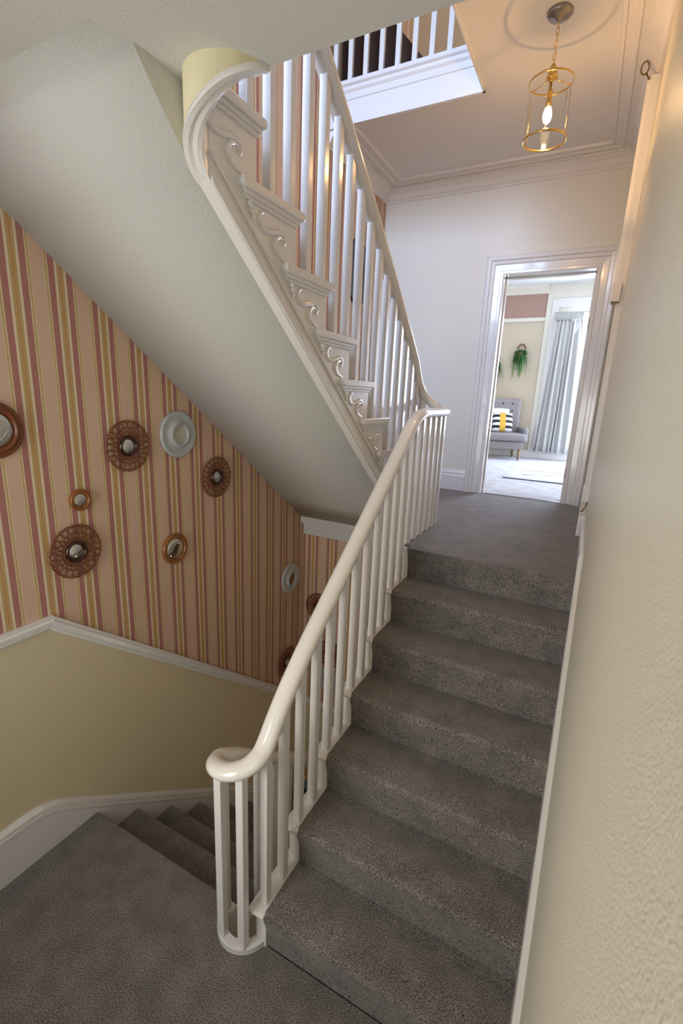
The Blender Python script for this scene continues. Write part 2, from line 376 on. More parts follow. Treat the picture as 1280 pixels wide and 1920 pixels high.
# ------------------------------------------------------------------ landing slab, landing carpet
mb = MB()
turn = arc(WX, 2.1, RO, 0, 180)      # far turn of the well
poly = [(.112, 1.53), (XR(YF), YF+.18), (XW, YF+.18), (XW, 2.16), (WX-RO, 2.16)]+[p for p in turn[::-1] if True]+[(WX+RO, 1.53)]
mb.prism(poly, 'z', 1.21, ZL-.012)
struct(mb.build('floor_landing_deck', 'plaster'), 'landing deck between the flights', 'floor')
poly2 = [(XC1, 1.462), (XR(YF)-.002, YF+.05), (XW+.01, YF+.05), (XW+.01, 2.16), (WX-RO-.002, 2.16)]+arc(WX, 2.1, RI+.006, 0, 180)[::-1]+[(WX+RI+.006, 1.515), (XC0, 1.505), (XC0, 1.462)]
mb = MB(); mb.prism(poly2, 'z', ZL-.012, ZL)
struct(mb.build('floor_landing', 'carpet'), 'upper landing covered in grey carpet leading to the doorway', 'floor')
struct(MB().box((XW+.005, YT-.045, 1.10), (-.85, YT-.001, 1.215)).build('trim_2', 'plaster'), 'white trimmer beam at the foot of the sloping soffit', 'trim')

# ------------------------------------------------------------------ far wall of the landing with its doorway
DX0, DX1, DZ = -.873, -.112, 3.450
mb = MB()
mb.box((XW, YF, ZL-.2), (DX0-.02, YF+.18, 4.6)).box((DX1+.02, YF, ZL-.2), (.35, YF+.18, 4.6)).box((DX0-.02, YF, DZ+.02), (DX1+.02, YF+.18, 4.6))
struct(mb.build('wall_far', 'hall'), 'pale cream far wall of the landing around the doorway', 'wall')
door = struct(thing('door_1', None, None, (DX0, YF, ZL)), 'white gloss doorway with stepped architrave', 'door')
aw = .168
prof = [(0, 0), (0, .018), (.012, .024), (.03, .024), (.036, .016), (.085, .020), (.092, .030), (.118, .034), (.124, .046), (.150, .050), (.160, .044), (aw, .020), (aw, 0)]
W = DX1-DX0
mb = MB(); mb.sweep(prof, [(0, 0, 0), (0, 0, DZ-ZL), (W, 0, DZ-ZL), (W, 0, 0)], (0, -1, 0)); mb.build('architrave', 'gloss', door)
mb = MB()
mb.box((-.02, 0, 0), (0, .20, DZ-ZL+.02)).box((W, 0, 0), (W+.02, .20, DZ-ZL+.02)).box((-.02, 0, DZ-ZL), (W+.02, .20, DZ-ZL+.02))
mb.build('door_lining', 'gloss', door)
mb = MB(); mb.box((0, .09, 0), (.012, .13, DZ-ZL)).box((W-.012, .09, 0), (W, .13, DZ-ZL)).box((0, .09, DZ-ZL-.012), (W, .13, DZ-ZL)); mb.build('door_stop', 'gloss', door)
for z in (.28, 1.62):
    mb = MB(); mb.lathe([(.006, -.045), (.006, .045)], 10, 'z', (W-.004, .06, z)); mb.build('hinge', 'dark_brass', door)
mb = MB(); mb.box((0, .0, 0), (W, .012, .006)); mb.build('threshold_strip', 'chrome', door)
# skirting boards of the landing
def skirt(name, path, nrm, h, label, mats='gloss'):
    pr = [(0, 0), (.022, 0), (.022, h-.06), (.016, h-.045), (.020, h-.03), (.012, h-.012), (.008, h), (0, h)]
    mb = MB(); mb.sweep([(a, b) for a, b in pr], path, nrm); return struct(mb.build(name, mats), label, 'baseboard')
skirt('baseboard_far', [(DX0-aw, YF, ZL), (XW, YF, ZL)], (0, 0, 1), .21, 'white skirting board left of the doorway')
# far right skirting with plinth and small fittings
mb = MB(); mb.box((.052, 2.40, ZL+.26), (.106, 2.449, ZL+.38)); tag(mb.build('wall_socket_box', 'gloss', None, bevel=.006), 'small white box low on the right wall beside the doorway', 'socket')
mb = MB(); mb.tube([(.095, 2.43, ZL+.262), (.085, 2.425, ZL+.225), (.070, 2.425, ZL+.19), (.062, 2.43, ZL+.185)], .006, n=8); tag(mb.build('cable_clip', 'dark_brass', None), 'small dark hook under the white box low on the right wall', 'hook')

# cornice of the landing ceiling, landing ceiling, gallery
def P_(a): return a
mb = MB()
mb.box((-.915, 1.45, ZC), (.3, 2.42, ZC+.24)).box((XW, 2.42, ZC), (.3, YF+.2, ZC+.2))
struct(mb.build('ceiling', 'ceiling'), 'landing ceiling round the pendant lantern', 'ceiling')
cp = [(0, -.115), (.010, -.115), (.014, -.10), (.03, -.088), (.05, -.055), (.085, -.028), (.10, -.026), (.10, -.012), (.135, -.012), (.14, -.020), (.158, -.020), (.165, -.012), (.205, -.010), (.21, -.018), (.228, -.018), (.235, 0), (0, 0)]
mb = MB(); mb.sweep(cp, [(XR(1.5), 1.46, ZC), (XR(YF), YF, ZC), (XW, YF, ZC), (XW, 2.42, ZC)], (0, 0, 1))
struct(mb.build('trim_3', 'ceiling'), 'moulded cornice running round the landing ceiling', 'trim')
gal = struct(thing('trim_4', None, None, (XW, 2.42, ZC)), 'white panelled gallery fascia above the landing', 'trim')
GW = -.905-XW
mb = MB(); mb.prism([(0, -.012), (0, .26), (-.05, .26), (-.05, .235), (-.034, .225), (-.034, .205), (-.02, .19), (-.02, .15), (-.012, .145), (-.012, .055), (-.022, .05), (-.022, -.012)], 'x', 0, GW); mb.build('fascia_board', 'gloss', gal)
mb = MB(); mb.box((GW-.012, -1.0, -.012), (GW, 0, .26)); mb.build('side_board', 'gloss', gal)
struct(MB().box((XW, 2.421, ZC+.2), (-.915, 4.3, ZC+.26)).build('floor_gallery', 'dark_wood'), 'gallery floor of the storey above', 'floor')
gb = tag(thing('gallery_railing', None, None, (XW, 2.40, ZC+.26)), 'white balusters of the gallery railing at the top of the picture', 'railing')
mb = MB(); mb.box((-.017, -.012, 0), (.017, .012, .86)); b0 = mb.build('baluster', 'gloss', gb)
for i in range(9):
    x = .075+.1237*i
    if i == 0: b0.location = (x, 0, 0)
    else: copy_part(b0, gb, (x, 0, 0))
mb = MB(); mb.tube([(0, 0, .89), (GW, 0, .89)], .035, .028, n=12); mb.build('handrail', 'rail', gb)
# top storey behind the gallery
struct(MB().box((XW-.1, 4.2, ZC), (.4, 4.3, ZTOP)).build('wall_attic', 'attic'), 'warm tan wall of the top storey behind the gallery', 'wall')
MB_c = thing('attic_cupboard', 'very dark brown sloping wooden cupboard behind the gallery railing', 'cupboard', (XW+.01, 2.60, 4.56))
mb = MB(); mb.prism([(0, 0), (.80, 0), (.40, .45), (-.0, .95)], 'y', .02, .8); mb.build('carcass', 'dark_wood', MB_c)
mb = MB(); mb.prism([(.05, .05), (.52, .05), (.34, .32), (.05, .68)], 'y', .005, .02); mb.build('panel', 'dark_wood', MB_c)
mb = MB(); mb.ball((.46, -.005, .08), .014, n=10, m=8); mb.build('knob', 'dark_brass', MB_c)

# sloping soffit under the (hidden) next flight
mb = MB(); mb.add([(-.87, 0.0, 3.2), (.112, 0.0, 3.2), (.105, 1.46, 4.34), (-.87, 1.46, 4.34), (-.87, 0.0, 3.37), (.112, 0.0, 3.37), (.105, 1.46, 4.5), (-.87, 1.46, 4.5)], [(0, 1, 2, 3), (7, 6, 5, 4), (0, 4, 5, 1), (1, 5, 6, 2), (2, 6, 7, 3), (3, 7, 4, 0)])
struct(mb.build('ceiling_stair_soffit', 'plaster'), 'sloping underside of the next flight', 'ceiling')

# ------------------------------------------------------------------ carpeted flight
def step_profile(nose_r=.022, over=.022, rise=H, going=G, last=False):
    # (y,z) from riser foot at (0,0) to the back of the tread at (going, rise)
    p = [(0.004, 0), (-.002, rise*.35), (-.008, rise*.62), (-over+.004, rise-.052)]
    for i in range(7):
        a = R_(200-110*i/6); p.append((-over+nose_r+nose_r*math.cos(a), rise-nose_r+nose_r*math.sin(a)))
    p += [(.05, rise+.001), (going*.6, rise), (going+.006, rise-.001), (going+.006, rise-.03), (.03, rise-.03), (.03, 0)]
    return p
st = thing('carpeted_staircase', 'grey carpeted flight of steps climbing to the landing beside the right wall', 'staircase', (0, 0, 0))
pr = step_profile()
mb = MB(); mb.prism(pr, 'x', XC0, XC1, 0, True)
cs = mb.build('carpet_step', 'carpet', st)
md = cs.modifiers.new('es', 'EDGE_SPLIT'); md.split_angle = R_(50)
for i in range(1, 7): copy_part(cs, st, (0, i*G, i*H))
# white tread ends with rounded return nosing on the well side
mb = MB()
ty = [(-.034, -.012), (-.030, -.003), (-.020, .0), (G+.03, .0), (G+.03, -.026), (-.018, -.026), (-.030, -.020)]
mb.prism(ty, 'x', -.945, XC0+.004)
te = mb.build('tread_end', 'gloss', st, bevel=.006)
for i in range(1, 7):
    o = te if i == 1 else copy_part(te, st)
    o.location = (0, (i-1)*G, i*H-.002)
re_ = MB().box((-.917, -.006, -.03), (XC0+.002, .014, H-.026)).build('riser_edge', 'gloss', st)
for i in range(1, 7): copy_part(re_, st, (0, i*G, i*H))
zz = []
for i in range(7): zz += [(i*G, i*H), (i*G, (i+1)*H-.028)]
zz += [(7*G-G+.05, 7*H-.028), (7*G-G+.05, 7*H-.30), (0.05, -.16), (0, -.16)]
mb = MB(); mb.prism(zz, 'x', -.917, -.876); mb.build('string', 'gloss', st)
mb = MB(); mb.add([(-.88, .06, -.16), (.112, .06, -.16), (.112, 1.49, 1.05), (-.88, 1.49, 1.05)], [(0, 1, 2, 3)]); mb.add([(-.88, .06, -.13), (.112, .06, -.13), (.112, 1.49, 1.08), (-.88, 1.49, 1.08)], [(3, 2, 1, 0)]); mb.build('soffit', 'plaster', st, fix=False)
# wall string on the right
def nose(y): return H*(y/G)+H
mb = MB()
a, b = -.36, 1.47
top = .035
ws = [(YB+.02, .15), (-.42, .15), (-.30, .17), (-.20, .22), (1.40, nose(1.40)+top+.005), (1.52, ZL+.13), (2.44, ZL+.13)]
prw = [(0, -.30), (.030, -.30), (.030, -.016), (.024, -.006), (.014, .0), (0, .002)]
vs = []; k = len(prw)
for y, z in ws:
    for d, h in prw: vs.append((XR(y)-d*.75, y, z+h))
mb.add(vs, [(i*k+j, i*k+(j+1) % k, (i+1)*k+(j+1) % k, (i+1)*k+j) for i in range(len(ws)-1) for j in range(k)]); mb.add(vs, [tuple(range(k))[::-1], tuple(range((len(ws)-1)*k, len(ws)*k))])
struct(mb.build('baseboard_stair_right', 'gloss'), 'white string board along the right wall beside the carpeted steps', 'baseboard')

# ------------------------------------------------------------------ curbs round the well
def ring(cx, cy, a0, a1, z0, z1, ro=RO, ri=RI, n=24):
    mb = MB(); vs = []
    for i in range(n+1):
        t = R_(a0+(a1-a0)*i/n); c, s = math.cos(t), math.sin(t)
        for r, z in ((ro, z0), (ro, z1), (ri, z1), (ri, z0)): vs.append((cx+r*c, cy+r*s, z))
    mb.add(vs, [(i*4+j, i*4+(j+1) % 4, (i+1)*4+(j+1) % 4, (i+1)*4+j) for i in range(n) for j in range(4)])
    mb.add(vs, [(3, 2, 1, 0), (n*4, n*4+1, n*4+2, n*4+3)]); return mb
struct(ring(WX, .03, 180, 360, -.20, .03).build('trim_5', 'gloss', bevel=.004), 'white curved curb round the stairwell on the half landing', 'trim')
mb = ring(WX, 2.1, 0, 180, 1.15, ZL-.013); mb.box((WX+RI, 1.53, 1.15), (WX+RO, 2.1, ZL-.013))
struct(mb.build('trim_6', 'gloss', bevel=.004), 'white curb along the landing edge round the stairwell', 'trim')

# ------------------------------------------------------------------ lower flight
ls = thing('lower_staircase', 'grey carpeted flight descending from the half landing beside the striped wall', 'staircase', (0, 0, 0))
GL, HL = .25, .2
mb = MB()
p2 = [(-.0, -.2), (-.22, -.2), (-.22, -.23)]
prl = [(-GL-.01, 0), (-.06, 0), (-.035, 0)]
for i in range(6):
    a = R_(95-115*i/5); prl.append((-.022+.022*math.cos(a), -.022+.022*math.sin(a)))
prl += [(-.006, -.06), (-.012, -HL), (-.05, -HL), (-.05, -.04), (-GL-.01, -.04)]
mb.prism(prl, 'x', XW+.024, WX-RO, 0, True)
lc = mb.build('carpet_step', 'carpet', ls); md = lc.modifiers.new('es', 'EDGE_SPLIT'); md.split_angle = R_(50)
for i in range(0, 9):
    o = lc if i == 0 else copy_part(lc, ls)
    o.location = (0, .068+.012+GL*i, -HL*i-(.0005 if i else 0))
zz = []
for i in range(9): zz += [(.068+GL*i, -HL*i), (.068+GL*i, -HL*(i+1))]
zz += [(2.08, ZB), (1.9, ZB), (.0, -.32), (0, 0)]
mb = MB(); mb.prism(zz, 'x', WX-RO, WX-RI); mb.build('string', 'gloss', ls)
# left wall skirting with eased turn, plus dado rail
sp = [(YB, .285), (-.36, .285), (-.27, .285), (-.20, .277), (-.13, .250), (-.05, .197), (.0, .159), (2.0, .159-.79*2.0), (2.2, .159-.79*2.2)]
mb = MB()
vs = []
for y, z in sp:
    vs += [(XW, y, z-.42 if y > -.1 else -.03), (XW+.022, y, z-.42 if y > -.1 else -.03), (XW+.022, y, z-.055), (XW, y, z-.055)]
k = 4
mb.add(vs, [(i*k+j, i*k+(j+1) % k, (i+1)*k+(j+1) % k, (i+1)*k+j) for i in range(len(sp)-1) for j in range(k)])
mb.sweep([(-.060, 0), (-.060, .022), (-.052, .030), (-.040, .030), (-.034, .024), (-.028, .030), (-.014, .030), (-.006, .020), (0, .012), (0, 0)][::-1], [(XW, y, z) for y, z in sp], (1, 0, 0))
struct(mb.build('baseboard_left', 'gloss'), 'white moulded skirting board following the steps along the left wall', 'baseboard')
mb = MB()
dp = [(YB, 1.235), (-.039, 1.24), (2.235, 1.24-.79*2.274)]
prd = [(-.068, 0), (-.066, .012), (-.054, .018), (-.046, .016), (-.040, .026), (-.022, .030), (-.012, .022), (-.004, .026), (0, .018), (0, 0)]
mb.sweep(prd[::-1], [(XW, y, z) for y, z in dp], (1, 0, 0))
struct(mb.build('trim_7', 'gloss'), 'white dado rail peaking then descending along the left wall', 'trim')
mb = MB(); mb.sweep(prd[::-1], [(.1, YT, -.575), (XW, YT, -.575)][::-1], (0, -1, 0))
struct(mb.build('trim_8', 'gloss'), 'white dado rail across the shadowed end wall', 'trim')

# ------------------------------------------------------------------ upper flight
us = thing('upper_staircase', 'white painted upper flight with scroll brackets and a sloping plaster underside', 'staircase', (0, 0, 0))
XS = WX-RI            # well face of the string
mb = MB()
ysf = [2.22, 1.9, 1.6, 1.3, 1.0, .75, .5, .3, .15, .05, 0.0, -.04, -.08, -.11, -.14, -.17, -.20, -.225, -.26, -.32, -.45, -.7]
def rise_(y, f, yc):
    # straight slope that sweeps up to the flat ceiling between y = 0 and yc
    if y >= 0: return f(y)
    if y <= yc: return ZC2+.001
    t = y/yc; return f(0)+(ZC2+.001-f(0))*(t**1.15)
vs = []
for y in ysf:
    zl, zr = rise_(y, soffL, -.30), rise_(y, soffR, -.225)
    vs += [(XW+.002, y, zl), (WX-RO-.002, y, zr), (WX-RO-.002, y, zr+.05), (XW+.002, y, zl+.05)]
k = 4; mb.add(vs, [(i*k+0, i*k+1, (i+1)*k+1, (i+1)*k+0) for i in range(len(ysf)-1)], 0, True)
mb.add(vs, [(i*k+j, i*k+(j+1) % k, (i+1)*k+(j+1) % k, (i+1)*k+j) for i in range(len(ysf)-1) for j in (1, 2, 3)], 0, False)
mb.add(vs, [(3, 2, 1, 0), tuple(range((len(ysf)-1)*4, len(ysf)*4))])
so_ = mb.build('soffit', 'plaster', us)
mb = MB(); yy = [.02, 0, -.04, -.08, -.11, -.14, -.17, -.20, -.224]
ck = [(y, rise_(y, soffR, -.225)+.001) for y in yy]+[(-.224, ZC2+.01), (.02, ZC2+.01)]
mb.prism(ck, 'x', WX-RO-.02, WX-RO-.001); mb.build('cheek', 'plaster', us)
# string: zigzag top under the treads, sloping bottom
pts = [(2.22, soffR(2.22)-.012)]
zt = []
for kk in range(1, 10):
    zt += [(tipy(kk)-.028, tipz(kk-1)-.026 if kk > 1 else soffR(2.22)), (tipy(kk)-.028, tipz(kk)-.026)]
top_y = .0
poly = [(tipy(1)-.03, soffR(tipy(1))-.01)]+zt[1:]+[(top_y, tipz(9)-.026), (top_y, tipz(10)-.03), (-.002, tipz(10)-.03), (-.002, soffR(0)-.01)]
mb = MB(); mb.prism(poly, 'x', WX-RO, XS); mb.build('string', 'gloss', us)
def band(d0, d1, th, name, y0=0.0, y1=2.1):
    mb = MB(); mb.prism([(y0, soffR(y0)+d0), (y1, soffR(y1)+d0), (y1, soffR(y1)+d1), (y0, soffR(y0)+d1)], 'x', XS-.002, XS+th); return mb.build(name, 'gloss', us, bevel=.005)
band(-.012, .010, .008, 'bottom_bead'); band(.062, .078, .008, 'upper_fillet')
# treads with return nosing, risers, carpet, brackets
TL = .372
mb = MB()
tp = [(-TL, 0), (-TL, -.022), (-TL+.012, -.030), (-.012, -.030), (-.002, -.022), (0, -.012), (-.004, -.003), (-.012, 0)]
mb.prism(tp, 'x', XS-.03, -1.056)
mb.prism([(-TL+.012, -.029), (-TL+.024, -.044), (-.024, -.044), (-.016, -.029)], 'x', XS-.01, -1.066)
mb.prism([(-TL+.024, -.043), (-TL+.034, -.056), (-.03, -.056), (-.026, -.043)], 'x', XS-.01, -1.074)
tr0 = mb.build('tread_return', 'gloss', us, bevel=.003)
mb = MB(); mb.prism([(-GU-.05, 0), (-GU-.05, -.028), (-.012, -.028), (0, -.014), (-.010, 0)], 'x', XW+.03, XS-.03); td0 = mb.build('tread', 'gloss', us)
mb = MB(); mb.box((XW+.03, -.045, -RU), (XS-.002, -.028, -.026)); rs0 = mb.build('riser', 'gloss', us)
mb = MB()
cpf = [(.006, -.02), (.004, .004), (-.01, .009), (-GU-.04, .009), (-GU-.04, -.001), (-.012, -.001), (-.004, -.014)]
mb.prism(cpf, 'x', XW+.17, WX-RO-.17); mb.box((XW+.17, -.027, -RU+.008), (WX-RO-.17, -.018, -.01)); cr0 = mb.build('carpet_step', 'carpet', us)
# scroll bracket under each tread end
mb = MB()
x = 0
for (y, z, r) in ((-.318, -.062, .013), (-.309, -.080, .012), (-.297, -.098, .0105)): mb.ball((.004, y, z), .010, r*.8, r)
S = spline([(0, -.226, -.072), (0, -.240, -.066), (0, -.256, -.078), (0, -.259, -.096), (0, -.244, -.114), (0, -.215, -.118), (0, -.17, -.108), (0, -.135, -.100), (0, -.112, -.108), (0, -.104, -.124), (0, -.114, -.137), (0, -.126, -.132)], 4)
mb.tube(S, .0095, .0075, n=8, upv=(1, 0, 0), taper=lambda t: .65+.5*math.sin(math.pi*min(1, t*1.1)))
C_ = spline([(0, -.118, -.118), (0, -.140, -.116), (0, -.163, -.130), (0, -.172, -.150), (0, -.160, -.170), (0, -.130, -.182), (0, -.10, -.188)], 4)
mb.tube(C_, .0095, .0075, n=8, upv=(1, 0, 0), taper=lambda t: .6+.6*math.sin(math.pi*t))
br0 = mb.build('scroll_bracket', 'gloss', us)
for kk in range(1, 10):
    first = kk == 1
    y, z = tipy(kk), tipz(kk)
    for src in (tr0, td0, rs0, cr0, br0):
        o = src if first else copy_part(src, us)
        o.location = (XS if src is br0 else 0, y, z)
        if kk == 9 and o.name.split('.')[0] in ('tread', 'carpet_step', 'tread_return'): o.scale = (1, .78, 1)
# wall string of the upper flight
mb = MB()
up_ = [(2.2, ZL+.30), (.0, ZL+.30+.797*2.2)]
mb.sweep([(-.36, 0), (-.36, .022), (-.03, .022), (-.02, .030), (0, .014), (0, 0)][::-1], [(XW, 2.2, ZL+.36), (XW, .0, ZL+.36+.797*2.2)][::-1], (1, 0, 0))
mb.build('wall_string', 'gloss', us)

# ------------------------------------------------------------------ continuous banister
HX0, HX1 = -1.105, -.895
hr = []
for y in (2.15, 1.6, 1.1, .6, .3): hr.append((HX0, y, .862-.79*y))
hr += [(HX0, .12, .775), (HX0, .02, .845)]
for t, z in ((157, .862), (135, .878), (112, .892), (90, .904), (68, .916), (45, .930), (23, .950)):
    hr.append((WX+.105*math.cos(R_(t)), .02-.105*math.sin(R_(t)), z))
hr += [(HX1, .02, .978), (HX1, .10, 1.070), (HX1, .20, 1.172), (HX1, .35, 1.300), (HX1, .612, 1.504), (HX1, 1.069, 1.866), (HX1, 1.40, 2.128), (HX1, 1.50, 2.190), (HX1, 1.58, 2.216), (HX1, 1.68, 2.226), (HX1, 1.9, 2.227), (HX1, 2.08, 2.228)]
for t, z in ((23, 2.230), (45, 2.236), (68, 2.250), (90, 2.272), (112, 2.300), (135, 2.335), (157, 2.378)):
    hr.append((WX+.105*math.cos(R_(t)), 2.10+.105*math.sin(R_(t)), z))
hr += [(HX0, 2.08, 2.435), (HX0, 2.0, 2.535), (HX0, 1.9, 2.632), (HX0, 1.375, 3.060), (HX0, .919, 3.412), (HX0, .649, 3.605), (HX0, .35, 3.845), (HX0, .1, 4.04)]
hp = spline(hr, 5)
bn = thing('banister', 'continuous white banister with cream handrail curling from flight to flight', 'banister', (0, 0, 0))
mb = MB(); mb.tube(hp, .041, .032, n=18); mb.build('handrail', 'rail', bn)
low_part = [p for p in hp]
def rail_z(x, y, lo, hi):
    best = min((p for p in hp if lo <= p.z <= hi), key=lambda p: (p.x-x)**2+(p.y-y)**2)
    c = sorted((p for p in hp if lo <= p.z <= hi), key=lambda p: (p.x-x)**2+(p.y-y)**2)[:2]
    d0, d1 = [math.hypot(p.x-x, p.y-y) for p in c]
    return (c[0].z*d1+c[1].z*d0)/(d0+d1+1e-9)
cache = {}
def baluster(x, y, z0, z1, rot=0):
    key = round(z1-z0, 2)
    h = z1-z0
    me = cache.get(key)
    if me is None:
        o = MB().box((-.0175, -.0175, 0), (.0175, .0175, h)).build('baluster', 'gloss', bn, bevel=.0025); cache[key] = o
    else: o = copy_part(me, bn)
    o.location = (x, y, z0); o.rotation_euler = (0, 0, rot)
for i in range(1, 7):                       # carpeted flight
    for dy in (.030, .154):
        y = (i-1)*G+dy
        baluster(HX1, y, i*H-.004, rail_z(HX1, y, .9, 2.3)-.022)
for y in (1.515, 1.635, 1.755, 1.875, 1.995, 2.095): baluster(HX1, y, ZL+.016, rail_z(HX1, y, 2.1, 2.24)-.022)
for t in (50, 95, 140):
    x, y = WX+.105*math.cos(R_(t)), 2.1+.105*math.sin(R_(t)); baluster(x, y, ZL+.016, rail_z(x, y, 2.2, 2.5)-.02, R_(t))
for t in (58, 118, 172):                    # round the curl on the half landing
    x, y = WX+.107*math.cos(R_(t)), .03-.107*math.sin(R_(t)); baluster(x, y, .026, rail_z(x, y-.01, .8, 1.0)-.018)
for i in range(8):                          # lower flight
    for dy in (.06, .185):
        y = .068+GL*i+dy
        if y < 2.05: baluster(HX0, y, -HL*(i+1)-.012, rail_z(HX0, y, -1.0, .86)-.022)
for kk in range(1, 10):                     # upper flight
    for dy in (.05, .1745):
        y = tipy(kk)-dy
        baluster(HX0, y, tipz(kk)-.004, rail_z(HX0, y, 2.3, 4.1)-.022)

# ------------------------------------------------------------------ mirrors and plates on the left wall
def lace_master():
    e = thing('lace_mirror', 'x', 'mirror', (0, 0, 0), 0, None)
    mb = MB()
    def loop(cy, cz, r, t, n=12): mb.tube([(.012+.02*math.hypot(cy, cz)*2, cy+r*math.cos(2*math.pi*i/n), cz+r*math.sin(2*math.pi*i/n)) for i in range(n)], t, t, n=5, upv=(1, 0, 0), closed=True)
    for rr, r, nn, t, off in ((.109, .0175, 22, .0038, 0), (.083, .0125, 22, .0034, .5), (.0635, .0085, 22, .0032, 0), (.052, .006, 22, .0028, .5)):
        for i in range(nn):
            a = 2*math.pi*(i+off)/nn; loop(rr*math.cos(a), rr*math.sin(a), r, t)
    sc = [(.016, (.1275+.004*abs(math.sin(11*a)))*math.cos(a), (.1275+.004*abs(math.sin(11*a)))*math.sin(a)) for a in [2*math.pi*i/132 for i in range(132)]]
    mb.tube(sc, .0040, .0040, n=6, upv=(1, 0, 0), closed=True)
    mb.build('lace_rim', 'amber', e)
    mb = MB(); mb.lathe([(.040, .0), (.053, .004), (.055, .016), (.050, .026), (.042, .028), (.039, .020), (.039, .0)], 36, 'x', cap=False); mb.build('centre_ring', 'amber_dark', e)
    mb = MB(); mb.lathe([(.0005, .0275), (.012, .0268), (.024, .0245), (.034, .0205), (.041, .016)], 32, 'x', cap=False); mb.build('mirror_glass', 'mirror', e)
    mb = MB(); mb.box((0, -.01, -.01), (.012, .01, .01)); mb.build('hanger', 'amber_dark', e)
    return e
def wood_master(name, r, ri, wood):
    e = thing(name, 'x', 'mirror')
    mb = MB(); mb.lathe([(r*.98, 0), (r, .008), (r*.98, .018), (r*.90, .024), (r*.87, .018), (r*.82, .020), (r*.78, .026), (ri*1.06, .022), (ri, .010), (ri, 0)], 44, 'x', cap=False); mb.build('turned_frame', wood, e)
    bul = ri*.22
    mb = MB(); mb.lathe([(max(.0004, ri*t), .010+bul*math.sqrt(max(0, 1-t*t))) for t in (0, .2, .4, .6, .8, .92, 1)], 40, 'x', cap=False); mb.build('mirror_glass', 'mirror', e)
    return e
def ring_master(fill=True):
    e = thing('white_plate', 'x', 'plate')
    mb = MB(); mb.lathe([(.132, 0), (.137, .010), (.130, .018), (.122, .020), (.112, .016), (.088, .014), (.074, .020), (.066, .032), (.060, .034), (.056, .026), (.055, .004), (.055, 0)], 44, 'x', cap=False); mb.build('rim', 'ceramic', e)
    if fill: mb = MB(); mb.lathe([(.0005, .008), (.04, .008), (.0555, .012)], 32, 'x', cap=False); mb.build('plain_centre', 'ceramic_in', e)
    return e
LM = lace_master()
def put(o, y, z, label, x=XW+.001): o.location = (x, y, z); o['label'] = label; return o
grp = None
put(LM, .437, 2.009, 'openwork amber lace mirror on striped wall, left of the white plate near the soffit')
put(copy_tree(LM), 1.094, 1.758, 'openwork amber lace mirror on striped wall, below right of the white plate')
put(copy_tree(LM), .102, 1.522, 'openwork amber lace mirror lowest at left, under the smallest wooden mirror')
put(copy_tree(LM), 1.951, -.050, 'openwork amber mirror low on striped wall just above the descending dado rail')
o = put(copy_tree(LM), 0, 0, 'openwork amber mirror on the end wall, half hidden behind the handrail'); o.location = (-1.935, YT-.001, .41); o.rotation_euler = (0, 0, R_(-90))
o = put(copy_tree(LM), 0, 0, 'openwork amber mirror on the end wall seen between balusters above a white plate'); o.location = (-1.80, YT-.001, -.03); o.rotation_euler = (0, 0, R_(-90))
put(wood_master('round_wooden_mirror', .118, .078, 'wood'), -.188, 2.118, 'large round brown wooden mirror cut off by the left edge')
put(wood_master('round_wooden_mirror', .054, .034, 'tan_wood'), .151, 1.769, 'smallest round wooden mirror, above the lowest amber lace mirror')
put(wood_master('round_wooden_mirror', .096, .066, 'tan_wood'), .722, 1.365, 'orange brown wooden mirror with bulging glass, mid wall above the dado rail')
RM = put(ring_master(), .786, 2.052, 'white pressed glass plate with cream centre just under the sloping soffit')
r2 = put(copy_tree(RM), 1.999, .739, 'white ring plate with dark centre near the corner of the end wall')
r3 = put(copy_tree(RM), 0, 0, 'white ring plate low on the end wall seen between balusters'); r3.location = (-1.80, YT-.001, -.30); r3.rotation_euler = (0, 0, R_(-90))
for r in (r2, r3):
    for c in r.children:
        if c.name.startswith('plain_centre'):
            c.data = c.data.copy(); c.data.materials[0] = M['amber' if r is r3 else 'tan_wood']
# oval picture in a dark octagonal frame seen behind the balusters
pf = thing('oval_picture', 'dark octagonal frame with an oval grey picture behind the upper balusters', 'picture', (XW+.001, 3.04, 3.43))
def octo(w, h, c): return [(-w, -h+c), (-w, h-c), (-w+c, h), (w-c, h), (w, h-c), (w, -h+c), (w-c, -h), (-w+c, -h)]
n = 48; mb = MB(); oct_ = octo(.155, .27, .07)
def octr(a):
    d = Vector((math.cos(a), math.sin(a))); best = 9
    for i in range(8):
        p, q = Vector(oct_[i]), Vector(oct_[(i+1) % 8]); e = q-p; den = d.x*e.y-d.y*e.x
        if abs(den) > 1e-9:
            t = (p.x*e.y-p.y*e.x)/den; s = (p.x*d.y-p.y*d.x)/den
            if t > 0 and -1e-6 <= s <= 1+1e-6: best = min(best, t)
    return best
vs = []
for i in range(n):
    a = 2*math.pi*i/n; ro = octr(a); oy, oz = .105*math.cos(a), .215*math.sin(a)
    vs += [(0, ro*math.cos(a), ro*math.sin(a)), (.022, ro*math.cos(a), ro*math.sin(a)), (.022, oy, oz), (.006, oy, oz)]
mb.add(vs, [(i*4+j, i*4+j+1, ((i+1) % n)*4+j+1, ((i+1) % n)*4+j) for i in range(n) for j in range(3)]); mb.build('octagonal_frame', 'black_frame', pf)
mb = MB(); mb.add([(.007, 0, 0)]+[(.007, .108*math.cos(2*math.pi*i/n), .218*math.sin(2*math.pi*i/n)) for i in range(n)], [(0, i+1, (i+1) % n+1) for i in range(n)]); mb.build('oval_picture_panel', 'portrait', pf)

